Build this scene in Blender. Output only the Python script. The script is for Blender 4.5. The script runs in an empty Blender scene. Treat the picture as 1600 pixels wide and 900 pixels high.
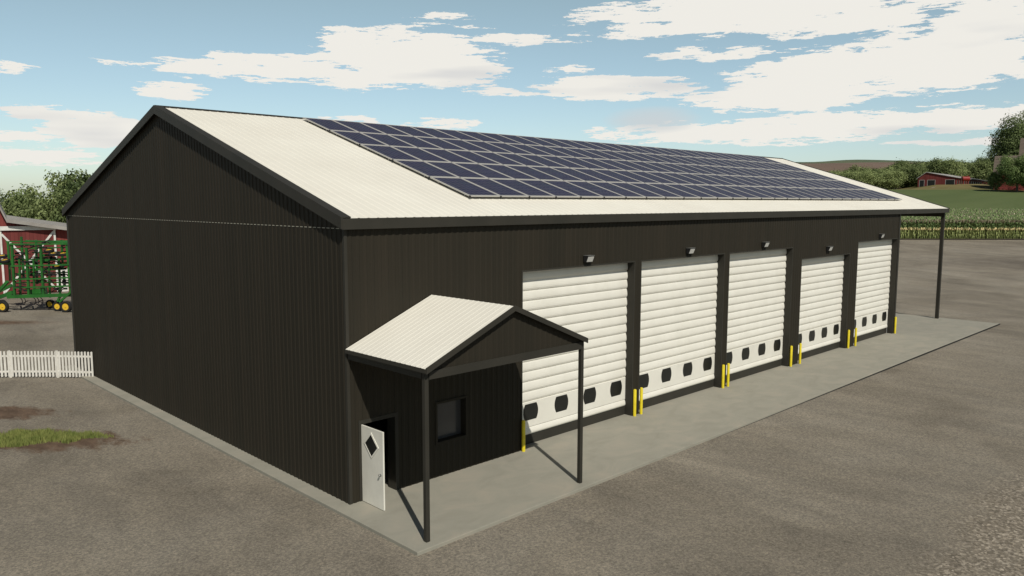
import bpy, math, random
import numpy as np
from mathutils import Vector, Matrix, noise
R = math.radians
random.seed(7)
scn = bpy.context.scene

# ------------------------------------------------------------------ camera
cam_d = bpy.data.cameras.new('camera'); cam = bpy.data.objects.new('camera', cam_d)
scn.collection.objects.link(cam); scn.camera = cam
cr = Vector((0.71341, -0.70074, 0.00164)); cu = Vector((0.07661, 0.08032, 0.99382)); cf = Vector((0.69654, 0.70888, -0.11099))
M = Matrix((cr, cu, -cf)).transposed().to_4x4(); M.translation = Vector((-10.971, -17.359, 8.1))
cam.matrix_world = M
cam_d.sensor_width = 36; cam_d.lens = 1212.7/1600*36
cam_d.clip_start = .1; cam_d.clip_end = 12000

# ------------------------------------------------------------------ exposure
scn.view_settings.view_transform = 'Standard'; scn.view_settings.look = 'None'
scn.view_settings.gamma = 1; scn.view_settings.use_curve_mapping = False
EXPO = -0.42
scn.view_settings.exposure = EXPO
scn.render.engine = 'CYCLES'

# ------------------------------------------------------------------ sun
SUN = Vector((0.4763, 1.0, -1.19)).normalized()      # direction the light travels
sl = bpy.data.lights.new('sun', 'SUN'); sl.energy = 5.0; sl.angle = R(.5); sl.color = (1, .95, .85)
so = bpy.data.objects.new('sun', sl); scn.collection.objects.link(so)
so.rotation_euler = SUN.to_track_quat('-Z', 'Y').to_euler(); so.location = (-20, -40, 50)

# ------------------------------------------------------------------ world
SKY_STRENGTH = 0.10
w = bpy.data.worlds.new('World'); scn.world = w; w.use_nodes = True
nt = w.node_tree; N = nt.nodes; L = nt.links
for n in list(N): N.remove(n)
def nd(tree, typ, **kw):
    n = tree.nodes.new(typ)
    for k, v in kw.items(): setattr(n, k, v)
    return n
def mth(tree, op, a, b=None, c=None, clamp=False):
    n = tree.nodes.new('ShaderNodeMath'); n.operation = op; n.use_clamp = clamp
    for i, v in enumerate((a, b, c)):
        if v is None: continue
        if isinstance(v, (int, float)): n.inputs[i].default_value = v
        else: tree.links.new(v, n.inputs[i])
    return n.outputs[0]
sky = nd(nt, 'ShaderNodeTexSky', sky_type='NISHITA', sun_disc=False)
sky.sun_elevation = R(47); sky.sun_rotation = R(205.5); sky.air_density = 1.0; sky.dust_density = 0.6; sky.ozone_density = 1.0; sky.altitude = 100
tc = nd(nt, 'ShaderNodeTexCoord'); rot = nd(nt, 'ShaderNodeVectorRotate', rotation_type='Z_AXIS')
rot.inputs['Angle'].default_value = R(90-45.503); L.new(tc.outputs['Generated'], rot.inputs['Vector'])   # +Y of the cloud frame = north-east
sx_ = nd(nt, 'ShaderNodeSeparateXYZ'); L.new(rot.outputs[0], sx_.inputs[0])
az = mth(nt, 'MULTIPLY', mth(nt, 'ARCTAN2', sx_.outputs[0], sx_.outputs[1]), 57.2958)
el = mth(nt, 'MULTIPLY', mth(nt, 'ARCSINE', sx_.outputs[2]), 57.2958)
comb = nd(nt, 'ShaderNodeCombineXYZ'); L.new(mth(nt, 'MULTIPLY', az, .125), comb.inputs[0]); L.new(mth(nt, 'MULTIPLY', el, .95), comb.inputs[1])
def wnoise(scale, detail, rough, src=comb, w_=0):
    n = nd(nt, 'ShaderNodeTexNoise', noise_dimensions='4D'); n.inputs['Scale'].default_value = scale; n.inputs['Detail'].default_value = detail
    n.inputs['Roughness'].default_value = rough; n.inputs['W'].default_value = w_; L.new(src.outputs[0], n.inputs['Vector']); return n.outputs[0]
n1 = wnoise(2.1, 10, .72); n2 = wnoise(.45, 5, .55, w_=3.3)
CL = [(-7.35,10.16,5.94,1.79),(-10.92,10.9,2.68,.93),(-4.62,9.47,3.67,1.21),(-16.17,9.11,4.78,.84),(-21.93,8.72,3.86,.49),(-10.97,8.46,3.15,.6),(-23.1,7.18,1.91,.45),(-29.91,5.39,2.87,.4),(-27.83,4.43,2.8,.88),(-31.09,2.71,3.36,.51),(-32.04,3.85,2.05,.31),(-32.12,8.06,.94,.27),(7.33,8.05,5.37,.74),(4.57,9.36,1.28,.26),(-.03,11.37,3.44,.38),(-1.86,11.36,1.37,.34),(16.84,12.63,11.27,1.13),(22.54,11.62,5.6,.71),(9.06,11.75,4.41,.38),(21.89,8.66,6.06,1.3),(27.91,8.85,6.4,1.73),(19.13,7.14,5.94,.93),(13.95,10.1,3.83,.42),(16.27,4.74,8.54,.7),(23.22,5.3,7.02,.59),(29.53,5.23,4.36,.71),(-5.12,5.47,2.32,.36),(-4.37,12.9,1.37,.25),(-.72,7.74,1.76,.23),(30.57,10.87,2.96,1.29),(20.48,4.04,2.41,.17),(29.62,3.76,3.39,.16),(-11.47,5.73,1.8,.22),
      (-48,9,8,1.6),(-62,13,9,2.2),(-45,17,7,1.2),(44,8,7,1.3),(60,12,9,2),(50,16,8,1.3),(-75,7,7,1),(78,7,8,1)]
F_ = None
for a, e, ra, re in CL:
    dx = mth(nt, 'MULTIPLY', mth(nt, 'SUBTRACT', az, a), 1/(ra*1.08)); dy = mth(nt, 'MULTIPLY', mth(nt, 'SUBTRACT', el, e), 1/(re*1.12))
    d2 = mth(nt, 'MULTIPLY_ADD', dx, dx, mth(nt, 'MULTIPLY', dy, dy)); f = mth(nt, 'MULTIPLY', mth(nt, 'SUBTRACT', 1.0, d2), max(.3, min(1.0, re/.75)))
    F_ = f if F_ is None else mth(nt, 'SMOOTH_MAX', F_, f, .15)
F_ = mth(nt, 'MAXIMUM', F_, -1.6)
F_ = mth(nt, 'ADD', F_, mth(nt, 'MULTIPLY', mth(nt, 'SUBTRACT', n1, .5), 6.0))
F_ = mth(nt, 'ADD', F_, mth(nt, 'MULTIPLY', mth(nt, 'SUBTRACT', n2, .5), 1.2))
mr = nd(nt, 'ShaderNodeMapRange', interpolation_type='SMOOTHSTEP'); mr.inputs[1].default_value = .0; mr.inputs[2].default_value = .08
L.new(F_, mr.inputs[0])
# cloud colour: warm white with soft grey bellies
nb = wnoise(.5, 3, .5, w_=9.1)
cr1 = nd(nt, 'ShaderNodeValToRGB'); L.new(nb, cr1.inputs[0])
cs = 1/(SKY_STRENGTH*2**EXPO)
cr1.color_ramp.elements[0].position = .28; cr1.color_ramp.elements[0].color = (.70, .70, .69, 1)
cr1.color_ramp.elements[1].position = .42; cr1.color_ramp.elements[1].color = (.86, .84, .785, 1)
cm = nd(nt, 'ShaderNodeVectorMath', operation='SCALE'); cm.inputs['Scale'].default_value = cs; L.new(cr1.outputs[0], cm.inputs[0])
tint = nd(nt, 'ShaderNodeVectorMath', operation='MULTIPLY'); L.new(sky.outputs[0], tint.inputs[0])
gr = nd(nt, 'ShaderNodeValToRGB'); L.new(mth(nt, 'MULTIPLY', el, 1/90), gr.inputs[0])       # pale band near the horizon, dimmed towards the zenith to keep shade dark
for i_, (p_, c_) in enumerate([(0, (1.20, 1.34, 1.52)), (.17, (1.80, 1.68, 1.29)), (.30, (.95, .93, .85)), (.55, (.36, .36, .36))]):
    e_ = gr.color_ramp.elements[i_] if i_ < 2 else gr.color_ramp.elements.new(p_)
    e_.position = p_; e_.color = (*c_, 1)
L.new(gr.outputs[0], tint.inputs[1])
mx = nd(nt, 'ShaderNodeMix', data_type='RGBA'); L.new(mr.outputs[0], mx.inputs[0]); L.new(tint.outputs[0], mx.inputs[6]); L.new(cm.outputs[0], mx.inputs[7])
gdx = mth(nt, 'MULTIPLY', mth(nt, 'SUBTRACT', az, 10.1), 1/3.4); gdy = mth(nt, 'MULTIPLY', mth(nt, 'SUBTRACT', el, 5.75), 1/.95)
gq = mth(nt, 'SUBTRACT', 1.0, mth(nt, 'MULTIPLY_ADD', gdx, gdx, mth(nt, 'MULTIPLY', gdy, gdy)))
gq = mth(nt, 'MULTIPLY', mth(nt, 'ADD', gq, mth(nt, 'MULTIPLY', mth(nt, 'SUBTRACT', n2, .5), 2.0)), .75, clamp=True)     # one thin grey cloud
mg = nd(nt, 'ShaderNodeMix', data_type='RGBA'); L.new(gq, mg.inputs[0]); L.new(mx.outputs[2], mg.inputs[6]); mg.inputs[7].default_value = (.60*cs, .64*cs, .66*cs, 1); mx = mg
# sky outside the view is dimmed to keep the shaded walls darker
off_ = nd(nt, 'ShaderNodeMapRange', interpolation_type='SMOOTHSTEP'); off_.inputs[1].default_value = 60; off_.inputs[2].default_value = 120; off_.inputs[3].default_value = 1; off_.inputs[4].default_value = .6
L.new(mth(nt, 'ABSOLUTE', az), off_.inputs[0]); dim = nd(nt, 'ShaderNodeVectorMath', operation='SCALE'); L.new(mx.outputs[2], dim.inputs[0]); L.new(off_.outputs[0], dim.inputs['Scale'])
bg = nd(nt, 'ShaderNodeBackground'); bg.inputs[1].default_value = SKY_STRENGTH; L.new(dim.outputs[0], bg.inputs[0])
wo = nd(nt, 'ShaderNodeOutputWorld'); L.new(bg.outputs[0], wo.inputs[0])

# ------------------------------------------------------------------ materials
def mat(name, col, rough=.7, metal=0, spec=.3):
    m = bpy.data.materials.new(name); m.use_nodes = True
    b = m.node_tree.nodes['Principled BSDF']
    b.inputs['Base Color'].default_value = (*col, 1); b.inputs['Roughness'].default_value = rough
    b.inputs['Metallic'].default_value = metal; b.inputs['Specular IOR Level'].default_value = spec
    return m
def noisecol(m, c0, c1, scale=(1, 1, 1), ns=1, detail=6, rough=.6, lo=.35, hi=.65, bump=0, bscale=None, bdist=.01, objcoord=True, c2=None):
    """base colour from noise between c0 and c1, optional bump"""
    t = m.node_tree; b = t.nodes['Principled BSDF']
    tc = nd(t, 'ShaderNodeTexCoord'); mp = nd(t, 'ShaderNodeMapping'); mp.inputs['Scale'].default_value = scale
    t.links.new(tc.outputs['Object'], mp.inputs[0])
    n = nd(t, 'ShaderNodeTexNoise'); n.inputs['Scale'].default_value = ns; n.inputs['Detail'].default_value = detail; n.inputs['Roughness'].default_value = rough
    t.links.new(mp.outputs[0], n.inputs['Vector'])
    r = nd(t, 'ShaderNodeValToRGB'); r.color_ramp.elements[0].position = lo; r.color_ramp.elements[1].position = hi
    r.color_ramp.elements[0].color = (*c0, 1); r.color_ramp.elements[1].color = (*c1, 1)
    if c2: e = r.color_ramp.elements.new((lo+hi)/2); e.color = (*c2, 1)
    t.links.new(n.outputs[0], r.inputs[0]); t.links.new(r.outputs[0], b.inputs['Base Color'])
    if bump:
        n2 = nd(t, 'ShaderNodeTexNoise'); n2.inputs['Scale'].default_value = bscale or ns; n2.inputs['Detail'].default_value = 6
        t.links.new(tc.outputs['Object'], n2.inputs['Vector'])
        bp = nd(t, 'ShaderNodeBump'); bp.inputs['Strength'].default_value = bump; bp.inputs['Distance'].default_value = bdist
        t.links.new(n2.outputs[0], bp.inputs['Height']); t.links.new(bp.outputs[0], b.inputs['Normal'])
    return r.outputs[0]
MT = {}
MT['clad'] = mat('dark_cladding', (.04, .033, .026), .62, 0, .12)
noisecol(MT['clad'], (.0245, .0222, .0165), (.0325, .0275, .020), (1, 1, .02), 1.3, 4, .7, .3, .7)
MT['trim'] = mat('dark_trim', (.046, .044, .038), .55, 0, .15)
noisecol(MT['trim'], (.034, .0325, .027), (.042, .039, .032), (1, 1, 1), .8, 5)
MT['roof'] = mat('cream_roof_sheet', (.80, .77, .69), .55, 0, .3)
noisecol(MT['roof'], (.74, .71, .63), (.81, .785, .70), (1, 1, 1), .35, 6, .6, .3, .7)
MT['white'] = mat('white_door_paint', (.78, .76, .70), .45, 0, .4)
noisecol(MT['white'], (.72, .70, .63), (.79, .77, .70), (1, 1, 1), 1.3, 6, .65, .3, .7)
MT['leaf_door'] = mat('door_paint', (.72, .70, .63), .5)
noisecol(MT['leaf_door'], (.70, .68, .61), (.78, .76, .68), (1, 1, .6), 2, 5)
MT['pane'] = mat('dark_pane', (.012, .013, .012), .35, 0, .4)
MT['glass'] = mat('dark_window_glass', (.06, .06, .062), .15, 0, .5)
MT['edge_black'] = mat('edge_strip_black', (.012, .012, .012), .7)
MT['yellow'] = mat('yellow_paint', (.78, .62, .02), .45, 0, .4)
noisecol(MT['yellow'], (.66, .52, .02), (.80, .66, .03), (1, 1, 1), 3, 6)
MT['frame'] = mat('anodised_frame', (.46, .445, .41), .5, .1, .4)
MT['clamp'] = mat('black_clamp', (.02, .02, .02), .5)
MT['lens'] = mat('lamp_lens', (.62, .62, .60), .35, 0, .6)
MT['steel'] = mat('galvanised_steel', (.35, .35, .34), .4, .7)
MT['inner'] = mat('interior_lining', (.5, .5, .5), .8)
MT['pearl'] = mat('picket_paint', (.72, .70, .65), .6)
noisecol(MT['pearl'], (.62, .60, .55), (.75, .73, .68), (1, 1, 1), 3, 6)
MT['lit_seam'] = mat('pale_lit_seam', (.42, .40, .33), .6)

# solar glass : cells as a grid
def solar_mat():
    m = mat('solar_cells', (.02, .02, .06), .42, 0, .1); t = m.node_tree; b = t.nodes['Principled BSDF']
    tc = nd(t, 'ShaderNodeTexCoord'); br = nd(t, 'ShaderNodeTexBrick'); br.offset = 0
    br.inputs['Scale'].default_value = 1; br.inputs['Brick Width'].default_value = .2075; br.inputs['Row Height'].default_value = .205
    br.inputs['Mortar Size'].default_value = .014; br.inputs['Mortar Smooth'].default_value = .3
    br.inputs['Color1'].default_value = (.020, .018, .05, 1); br.inputs['Color2'].default_value = (.028, .026, .066, 1); br.inputs['Mortar'].default_value = (.15, .145, .165, 1)
    t.links.new(tc.outputs['Object'], br.inputs['Vector'])
    n = nd(t, 'ShaderNodeTexNoise'); n.inputs['Scale'].default_value = 2.5; t.links.new(tc.outputs['Object'], n.inputs['Vector'])
    mxx = nd(t, 'ShaderNodeMix', data_type='RGBA'); mxx.inputs[0].default_value = .3
    t.links.new(br.outputs[0], mxx.inputs[6]); t.links.new(n.outputs[1], mxx.inputs[7]); mxx.blend_type = 'MULTIPLY'
    t.links.new(mxx.outputs[2], b.inputs['Base Color']); return m
MT['solar'] = solar_mat()

# concrete
MT['concrete'] = mat('concrete', (.27, .265, .23), .85)
def concrete_mat(m):
    t = m.node_tree; b = t.nodes['Principled BSDF']
    tc = nd(t, 'ShaderNodeTexCoord'); mp = nd(t, 'ShaderNodeMapping'); mp.inputs['Scale'].default_value = (.9, 1.3, 1); t.links.new(tc.outputs['Object'], mp.inputs[0])
    n = nd(t, 'ShaderNodeTexNoise'); n.inputs['Scale'].default_value = .9; n.inputs['Detail'].default_value = 7; n.inputs['Roughness'].default_value = .6; n.inputs['Distortion'].default_value = .8
    t.links.new(mp.outputs[0], n.inputs['Vector'])
    r = nd(t, 'ShaderNodeValToRGB'); cr_ = r.color_ramp
    cr_.elements[0].position = .3; cr_.elements[0].color = (.262, .25, .207, 1); cr_.elements[1].position = .72; cr_.elements[1].color = (.335, .306, .252, 1)
    e = cr_.elements.new(.5); e.color = (.292, .281, .235, 1)
    t.links.new(n.outputs[0], r.inputs[0])
    n2 = nd(t, 'ShaderNodeTexNoise'); n2.inputs['Scale'].default_value = 60; n2.inputs['Detail'].default_value = 3; t.links.new(tc.outputs['Object'], n2.inputs['Vector'])
    mr2 = nd(t, 'ShaderNodeMapRange'); mr2.inputs[3].default_value = .9; mr2.inputs[4].default_value = 1.1; t.links.new(n2.outputs[0], mr2.inputs[0])
    vm = nd(t, 'ShaderNodeVectorMath', operation='SCALE'); t.links.new(r.outputs[0], vm.inputs[0]); t.links.new(mr2.outputs[0], vm.inputs['Scale'])
    t.links.new(vm.outputs[0], b.inputs['Base Color'])
    bp = nd(t, 'ShaderNodeBump'); bp.inputs['Strength'].default_value = .2; bp.inputs['Distance'].default_value = .01; t.links.new(n2.outputs[0], bp.inputs['Height']); t.links.new(bp.outputs[0], b.inputs['Normal'])
concrete_mat(MT['concrete'])

# ------------------------------------------------------------------ mesh helpers
class MB:
    def __init__(s): s.v = []; s.f = []
    def add(s, vs, fs):
        o = len(s.v); s.v += [tuple(v) for v in vs]; s.f += [tuple(i+o for i in f) for f in fs]; return s
    def box(s, x0, x1, y0, y1, z0, z1):
        return s.add([(x0,y0,z0),(x1,y0,z0),(x1,y1,z0),(x0,y1,z0),(x0,y0,z1),(x1,y0,z1),(x1,y1,z1),(x0,y1,z1)],
                     [(0,3,2,1),(4,5,6,7),(0,1,5,4),(1,2,6,5),(2,3,7,6),(3,0,4,7)])
    def bar(s, p0, p1, a, b=None, up=(0,0,1)):
        """rectangular bar between two points, a wide x b deep"""
        b = b or a; p0 = Vector(p0); p1 = Vector(p1); d = (p1-p0).normalized(); u = Vector(up)
        if abs(d.dot(u)) > .98: u = Vector((0, 1, 0))
        sd = d.cross(u).normalized()*a/2; uu = sd.cross(d).normalized()*b/2
        vs = [p+q for p in (p0, p1) for q in (-sd-uu, sd-uu, sd+uu, -sd+uu)]
        return s.add(vs, [(0,1,2,3),(7,6,5,4),(0,4,5,1),(1,5,6,2),(2,6,7,3),(3,7,4,0)])
    def tube(s, pts, rs, n=8, cap=True):
        pts = [Vector(p) for p in pts]; rs = rs if isinstance(rs, (list, tuple)) else [rs]*len(pts); o = len(s.v)
        for i, p in enumerate(pts):
            d = (pts[min(i+1, len(pts)-1)]-pts[max(i-1, 0)]).normalized(); u = Vector((0,0,1)) if abs(d.z) < .9 else Vector((1,0,0))
            a = d.cross(u).normalized(); b = d.cross(a)
            s.v += [tuple(p+(a*math.cos(2*math.pi*k/n)+b*math.sin(2*math.pi*k/n))*rs[i]) for k in range(n)]
        for i in range(len(pts)-1):
            for k in range(n):
                k2 = (k+1) % n; s.f.append((o+i*n+k, o+i*n+k2, o+(i+1)*n+k2, o+(i+1)*n+k))
        if cap: s.f.append(tuple(o+k for k in range(n))); s.f.append(tuple(o+(len(pts)-1)*n+k for k in reversed(range(n))))
        return s
    def prism(s, poly, axis, a0, a1):
        """polygon (2D) extruded along axis; axis x: poly=(y,z); y: (x,z); z: (x,y)"""
        def P(q, a): return {'x': (a, q[0], q[1]), 'y': (q[0], a, q[1]), 'z': (q[0], q[1], a)}[axis]
        n = len(poly); vs = [P(q, a0) for q in poly]+[P(q, a1) for q in poly]
        fs = [tuple(range(n)), tuple(reversed(range(n, 2*n)))]+[(i, i+n, (i+1) % n+n, (i+1) % n) for i in range(n)]
        return s.add(vs, fs)
    def build(s, name, m, parent=None, loc=(0,0,0), rot=(0,0,0), smooth=False, bevel=0):
        me = bpy.data.meshes.new(name); me.from_pydata(s.v, [], s.f); me.update()
        import bmesh
        bm = bmesh.new(); bm.from_mesh(me); bmesh.ops.recalc_face_normals(bm, faces=bm.faces); bm.to_mesh(me); bm.free()
        if smooth: me.polygons.foreach_set('use_smooth', [True]*len(me.polygons))
        me.materials.append(m); o = bpy.data.objects.new(name, me); scn.collection.objects.link(o)
        o.location = loc; o.rotation_euler = rot
        if parent: o.parent = parent
        if bevel:
            md = o.modifiers.new('bevel', 'BEVEL'); md.width = bevel; md.segments = 2; md.limit_method = 'ANGLE'
        return o
def tag(o, label=None, cat=None, group=None, kind=None):
    if label: o['label'] = label
    if cat: o['category'] = cat
    if group: o['group'] = group
    if kind: o['kind'] = kind
    return o
def thing(name, label, cat, loc=(0,0,0), rot=(0,0,0), group=None):
    o = bpy.data.objects.new(name, None); scn.collection.objects.link(o); o.location = loc; o.rotation_euler = rot
    return tag(o, label, cat, group)
KIDS = {}
def copy_tree(o, parent=None):
    c = o.copy(); scn.collection.objects.link(c)
    if parent: c.parent = parent
    for ch in [k for k in ALLKIDS(o)]: copy_tree(ch, c)
    return c
def ALLKIDS(o):
    return list(o.children)
ORD = ['first','second','third','fourth','fifth','sixth','seventh','eighth','ninth','tenth','eleventh','twelfth','thirteenth','fourteenth','fifteenth','sixteenth','seventeenth','eighteenth','nineteenth','twentieth','twenty-first','twenty-second','twenty-third','twenty-fourth','twenty-fifth','twenty-sixth','twenty-seventh','twenty-eighth']

# ------------------------------------------------------------------ landscape frame: s = to the south-east, d = to the north-east
O0 = Vector((-10.971, -17.359, 0)); DF = Vector((.70087, .71329, 0)); DR = Vector((.71329, -.70087, 0))
def land(s, d, z=0): v = O0+DR*s+DF*d; return Vector((v.x, v.y, z))
def sm(a, b, x): t = min(1, max(0, (x-a)/(b-a))); return t*t*(3-2*t)
G0 = -.09
def height(s, d):
    """ground height in the landscape frame"""
    prof = [(-9e9, G0), (64, G0), (90, 1.1), (115, 2.7), (165, 3.75), (230, 8.0), (300, 12.6), (318, 14.6), (332, 15.75), (350, 15.2), (400, 14.5), (9e9, 14.5)]
    z = G0
    for (a, za), (b, zb) in zip(prof, prof[1:]):
        if a <= d <= b: z = za+(zb-za)*(d-a)/(b-a) if b < 9e8 and a > -9e8 else (za if b > 9e8 else zb); break
    k = sm(-25, 35, s)
    if d > 300: z -= 3.2*sm(185, 160, s)*sm(300, 332, d)
    return G0+(z-G0)*k
def sheet(name, s0, s1, d0, d1, ns, nd_, m, off=0, kind='structure', hfun=height):
    vs = []; fs = []
    for j in range(nd_+1):
        for i in range(ns+1):
            s = s0+(s1-s0)*i/ns; d = d0+(d1-d0)*j/nd_; vs.append(land(s, d, hfun(s, d)+off))
    for j in range(nd_):
        for i in range(ns):
            a = j*(ns+1)+i; fs.append((a, a+1, a+ns+2, a+ns+1))
    mb = MB().add(vs, fs); o = mb.build(name, m, smooth=True); tag(o, kind=kind); return o

# gravel material: fine speckle, broad wear, loose coarse gravel and two bare-earth patches
def gravel_mat():
    m = mat('gravel', (.24, .22, .19), .95, 0, .15); t = m.node_tree; b = t.nodes['Principled BSDF']; Lk = t.links.new
    tc = nd(t, 'ShaderNodeTexCoord')
    def noi(sc, de, ro, scale=(1,1,1), dist=0, rotz=0):
        mp = nd(t, 'ShaderNodeMapping'); mp.inputs['Scale'].default_value = scale; mp.inputs['Rotation'].default_value = (0, 0, rotz); Lk(tc.outputs['Object'], mp.inputs[0])
        n = nd(t, 'ShaderNodeTexNoise'); n.inputs['Scale'].default_value = sc; n.inputs['Detail'].default_value = de; n.inputs['Roughness'].default_value = ro; n.inputs['Distortion'].default_value = dist
        Lk(mp.outputs[0], n.inputs['Vector']); return n.outputs[0]
    def ramp(src, *st):
        r = nd(t, 'ShaderNodeValToRGB'); Lk(src, r.inputs[0]); c = r.color_ramp
        while len(c.elements) < len(st): c.elements.new(.5)
        for e, (p, col) in zip(c.elements, st): e.position = p; e.color = (*col, 1)
        return r.outputs[0]
    def mixc(f, a, b_, bt='MIX'):
        x = nd(t, 'ShaderNodeMix', data_type='RGBA'); x.blend_type = bt
        if isinstance(f, float): x.inputs[0].default_value = f
        else: Lk(f, x.inputs[0])
        Lk(a, x.inputs[6]); Lk(b_, x.inputs[7]); return x.outputs[2]
    broad = ramp(noi(.16, 7, .62, dist=.6), (.32, (.185, .164, .132)), (.5, (.236, .211, .172)), (.68, (.272, .247, .205)))
    streak = ramp(noi(.55, 6, .7, (1, .3, 1), .3, R(40)), (.3, (.80, .80, .81)), (.7, (1.17, 1.16, 1.14)))
    fine = ramp(noi(17, 6, .85), (.34, (.34, .34, .35)), (.5, (1, 1, 1)), (.66, (1.9, 1.85, 1.75)))
    col = mixc(1.0, broad, streak, 'MULTIPLY'); col = mixc(.85, col, fine, 'MULTIPLY')
    # coarse loose gravel
    vor = nd(t, 'ShaderNodeTexVoronoi'); vor.inputs['Scale'].default_value = 15; Lk(tc.outputs['Object'], vor.inputs['Vector'])
    vr = nd(t, 'ShaderNodeSeparateColor'); Lk(vor.outputs['Color'], vr.inputs[0])
    coarse = ramp(vr.outputs[0], (.0, (.10, .085, .065)), (.6, (.22, .19, .15)), (.85, (.32, .28, .225)), (1, (.44, .39, .32)))
    coarse = mixc(.6, coarse, fine, 'MULTIPLY')
    sep = nd(t, 'ShaderNodeSeparateXYZ'); Lk(tc.outputs['Object'], sep.inputs[0]); X, Y = sep.outputs[0], sep.outputs[1]
    wob = mth(t, 'MULTIPLY', mth(t, 'SUBTRACT', noi(.5, 5, .65), .5), 5.0)
    wob2 = mth(t, 'MULTIPLY', mth(t, 'SUBTRACT', noi(1.6, 7, .75, (1, .5, 1), 0, R(45)), .5), 5.0)
    def blob(x, y, a, b_, ang=0, soft=.6, wk=.35):
        c, s_ = math.cos(ang), math.sin(ang); dx = mth(t, 'SUBTRACT', X, x); dy = mth(t, 'SUBTRACT', Y, y)
        u = mth(t, 'MULTIPLY', mth(t, 'ADD', mth(t, 'MULTIPLY', dx, c), mth(t, 'MULTIPLY', dy, s_)), 1/a)
        v = mth(t, 'MULTIPLY', mth(t, 'ADD', mth(t, 'MULTIPLY', dx, -s_), mth(t, 'MULTIPLY', dy, c)), 1/b_)
        q = mth(t, 'SQRT', mth(t, 'ADD', mth(t, 'MULTIPLY', u, u), mth(t, 'MULTIPLY', v, v)))
        q = mth(t, 'SUBTRACT', mth(t, 'SUBTRACT', 1.0, q), mth(t, 'MULTIPLY', wob if wk > 0 else wob2, -wk))
        return mth(t, 'MULTIPLY', q, 1/soft, clamp=True)
    g1 = blob(13, -19.3, 22, 8.1, 0, .12, .05); g1 = mth(t, 'MULTIPLY', g1, .75)
    g2 = blob(97, 1.5, 16, 8, R(-45), .8, .3); g2 = mth(t, 'MULTIPLY', g2, .8)
    col = mixc(g1, col, coarse)
    dk = nd(t, 'ShaderNodeRGB'); dk.outputs[0].default_value = (.115, .098, .082, 1)
    col = mixc(g2, col, dk.outputs[0])
    earth = ramp(noi(3, 6, .7, (1, .35, 1), .2, R(45)), (.35, (.085, .055, .038)), (.65, (.17, .115, .08)))
    e1 = mth(t, 'MAXIMUM', blob(-4.7, 12.75, 3.9, 1.35, R(-45), .3, -.35), blob(-5.3, 18.0, 3.3, 1.3, R(-42), .35, -.35))
    e1 = mth(t, 'MAXIMUM', e1, blob(.5, 44, 5, 1.2, R(-45), .8, .2))
    col = mixc(mth(t, 'MULTIPLY', e1, .95), col, earth)
    Lk(col, b.inputs['Base Color'])
    bp = nd(t, 'ShaderNodeBump'); bp.inputs['Strength'].default_value = .5; bp.inputs['Distance'].default_value = .03
    hgt = mixc(g1, fine, vor.outputs['Distance']); Lk(hgt, bp.inputs['Height']); Lk(bp.outputs[0], b.inputs['Normal'])
    return m
MT['gravel'] = gravel_mat()
MT['grassland'] = mat('pasture', (.07, .1, .03), .9, 0, .1); noisecol(MT['grassland'], (.05, .085, .028), (.085, .115, .04), (1, 1, 1), .03, 8, .6)
MT['crop'] = mat('low_green_crop', (.07, .12, .04), .9, 0, .1); noisecol(MT['crop'], (.088, .118, .045), (.112, .142, .056), (.15, 1, 1), .06, 8, .65, bump=.5, bscale=3, bdist=.2)
MT['knoll'] = mat('dry_grass', (.13, .115, .05), .95, 0, .1); noisecol(MT['knoll'], (.13, .12, .05), (.22, .185, .09), (1, 1, 1), .05, 8, .6, c2=(.175, .15, .068))
MT['soil'] = mat('corn_soil', (.08, .065, .045), .95)
MT['plough'] = mat('ploughed_hill', (.16, .115, .09), .95, 0, .1); noisecol(MT['plough'], (.15, .105, .082), (.19, .14, .11), (1, 1, 1), .01, 7)
MT['greenhill'] = mat('green_hill', (.09, .12, .075), .95, 0, .1); noisecol(MT['greenhill'], (.075, .105, .065), (.12, .14, .085), (1, 1, 1), .006, 6)

# one ground sheet to the horizon, split only where its cover changes
# yard: near area, dense grid ; outer land: ring
vs = []; fs = []
def grid_sheet(name, ss, dd, m, off=0, hfun=height):
    vs = [land(s, d, hfun(s, d)+off) for d in dd for s in ss]; n = len(ss)
    fs = [(j*n+i, j*n+i+1, (j+1)*n+i+1, (j+1)*n+i) for j in range(len(dd)-1) for i in range(n-1)]
    return tag(MB().add(vs, fs).build(name, m, smooth=True), kind='structure')
S_ = sorted(set([-6000, -2500, -1000, -500, -250]+list(range(-200, 361, 10))+[420, 600, 1000, 2500, 6000]))
D_ = sorted(set([-3000, -800, -200, -60]+list(range(-40, 421, 10))+[115, 165, 318, 332, 500, 700, 1000, 1500, 2500, 6000]))
def below(s, d):
    return height(s, d)-(0.0 if d < 112 else .12)
grid_sheet('ground', S_, D_, MT['gravel'], 0, below)
frange = lambda a, b, n: [a+(b-a)*i/n for i in range(n+1)]
grid_sheet('corn_field_soil', frange(48, 150, 20), frange(114.6, 168, 12), MT['soil'])
grid_sheet('green_field', frange(20, 360, 34), frange(168, 303, 20), MT['crop'])
grid_sheet('grass_knoll', frange(20, 420, 60), frange(303, 360, 30), MT['knoll'], 0, lambda s, d: height(s, d)+.6*sm(303, 310, d)*0)
grid_sheet('pasture', frange(-800, 1000, 40), frange(360, 1000, 14), MT['grassland'], .02)

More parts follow.
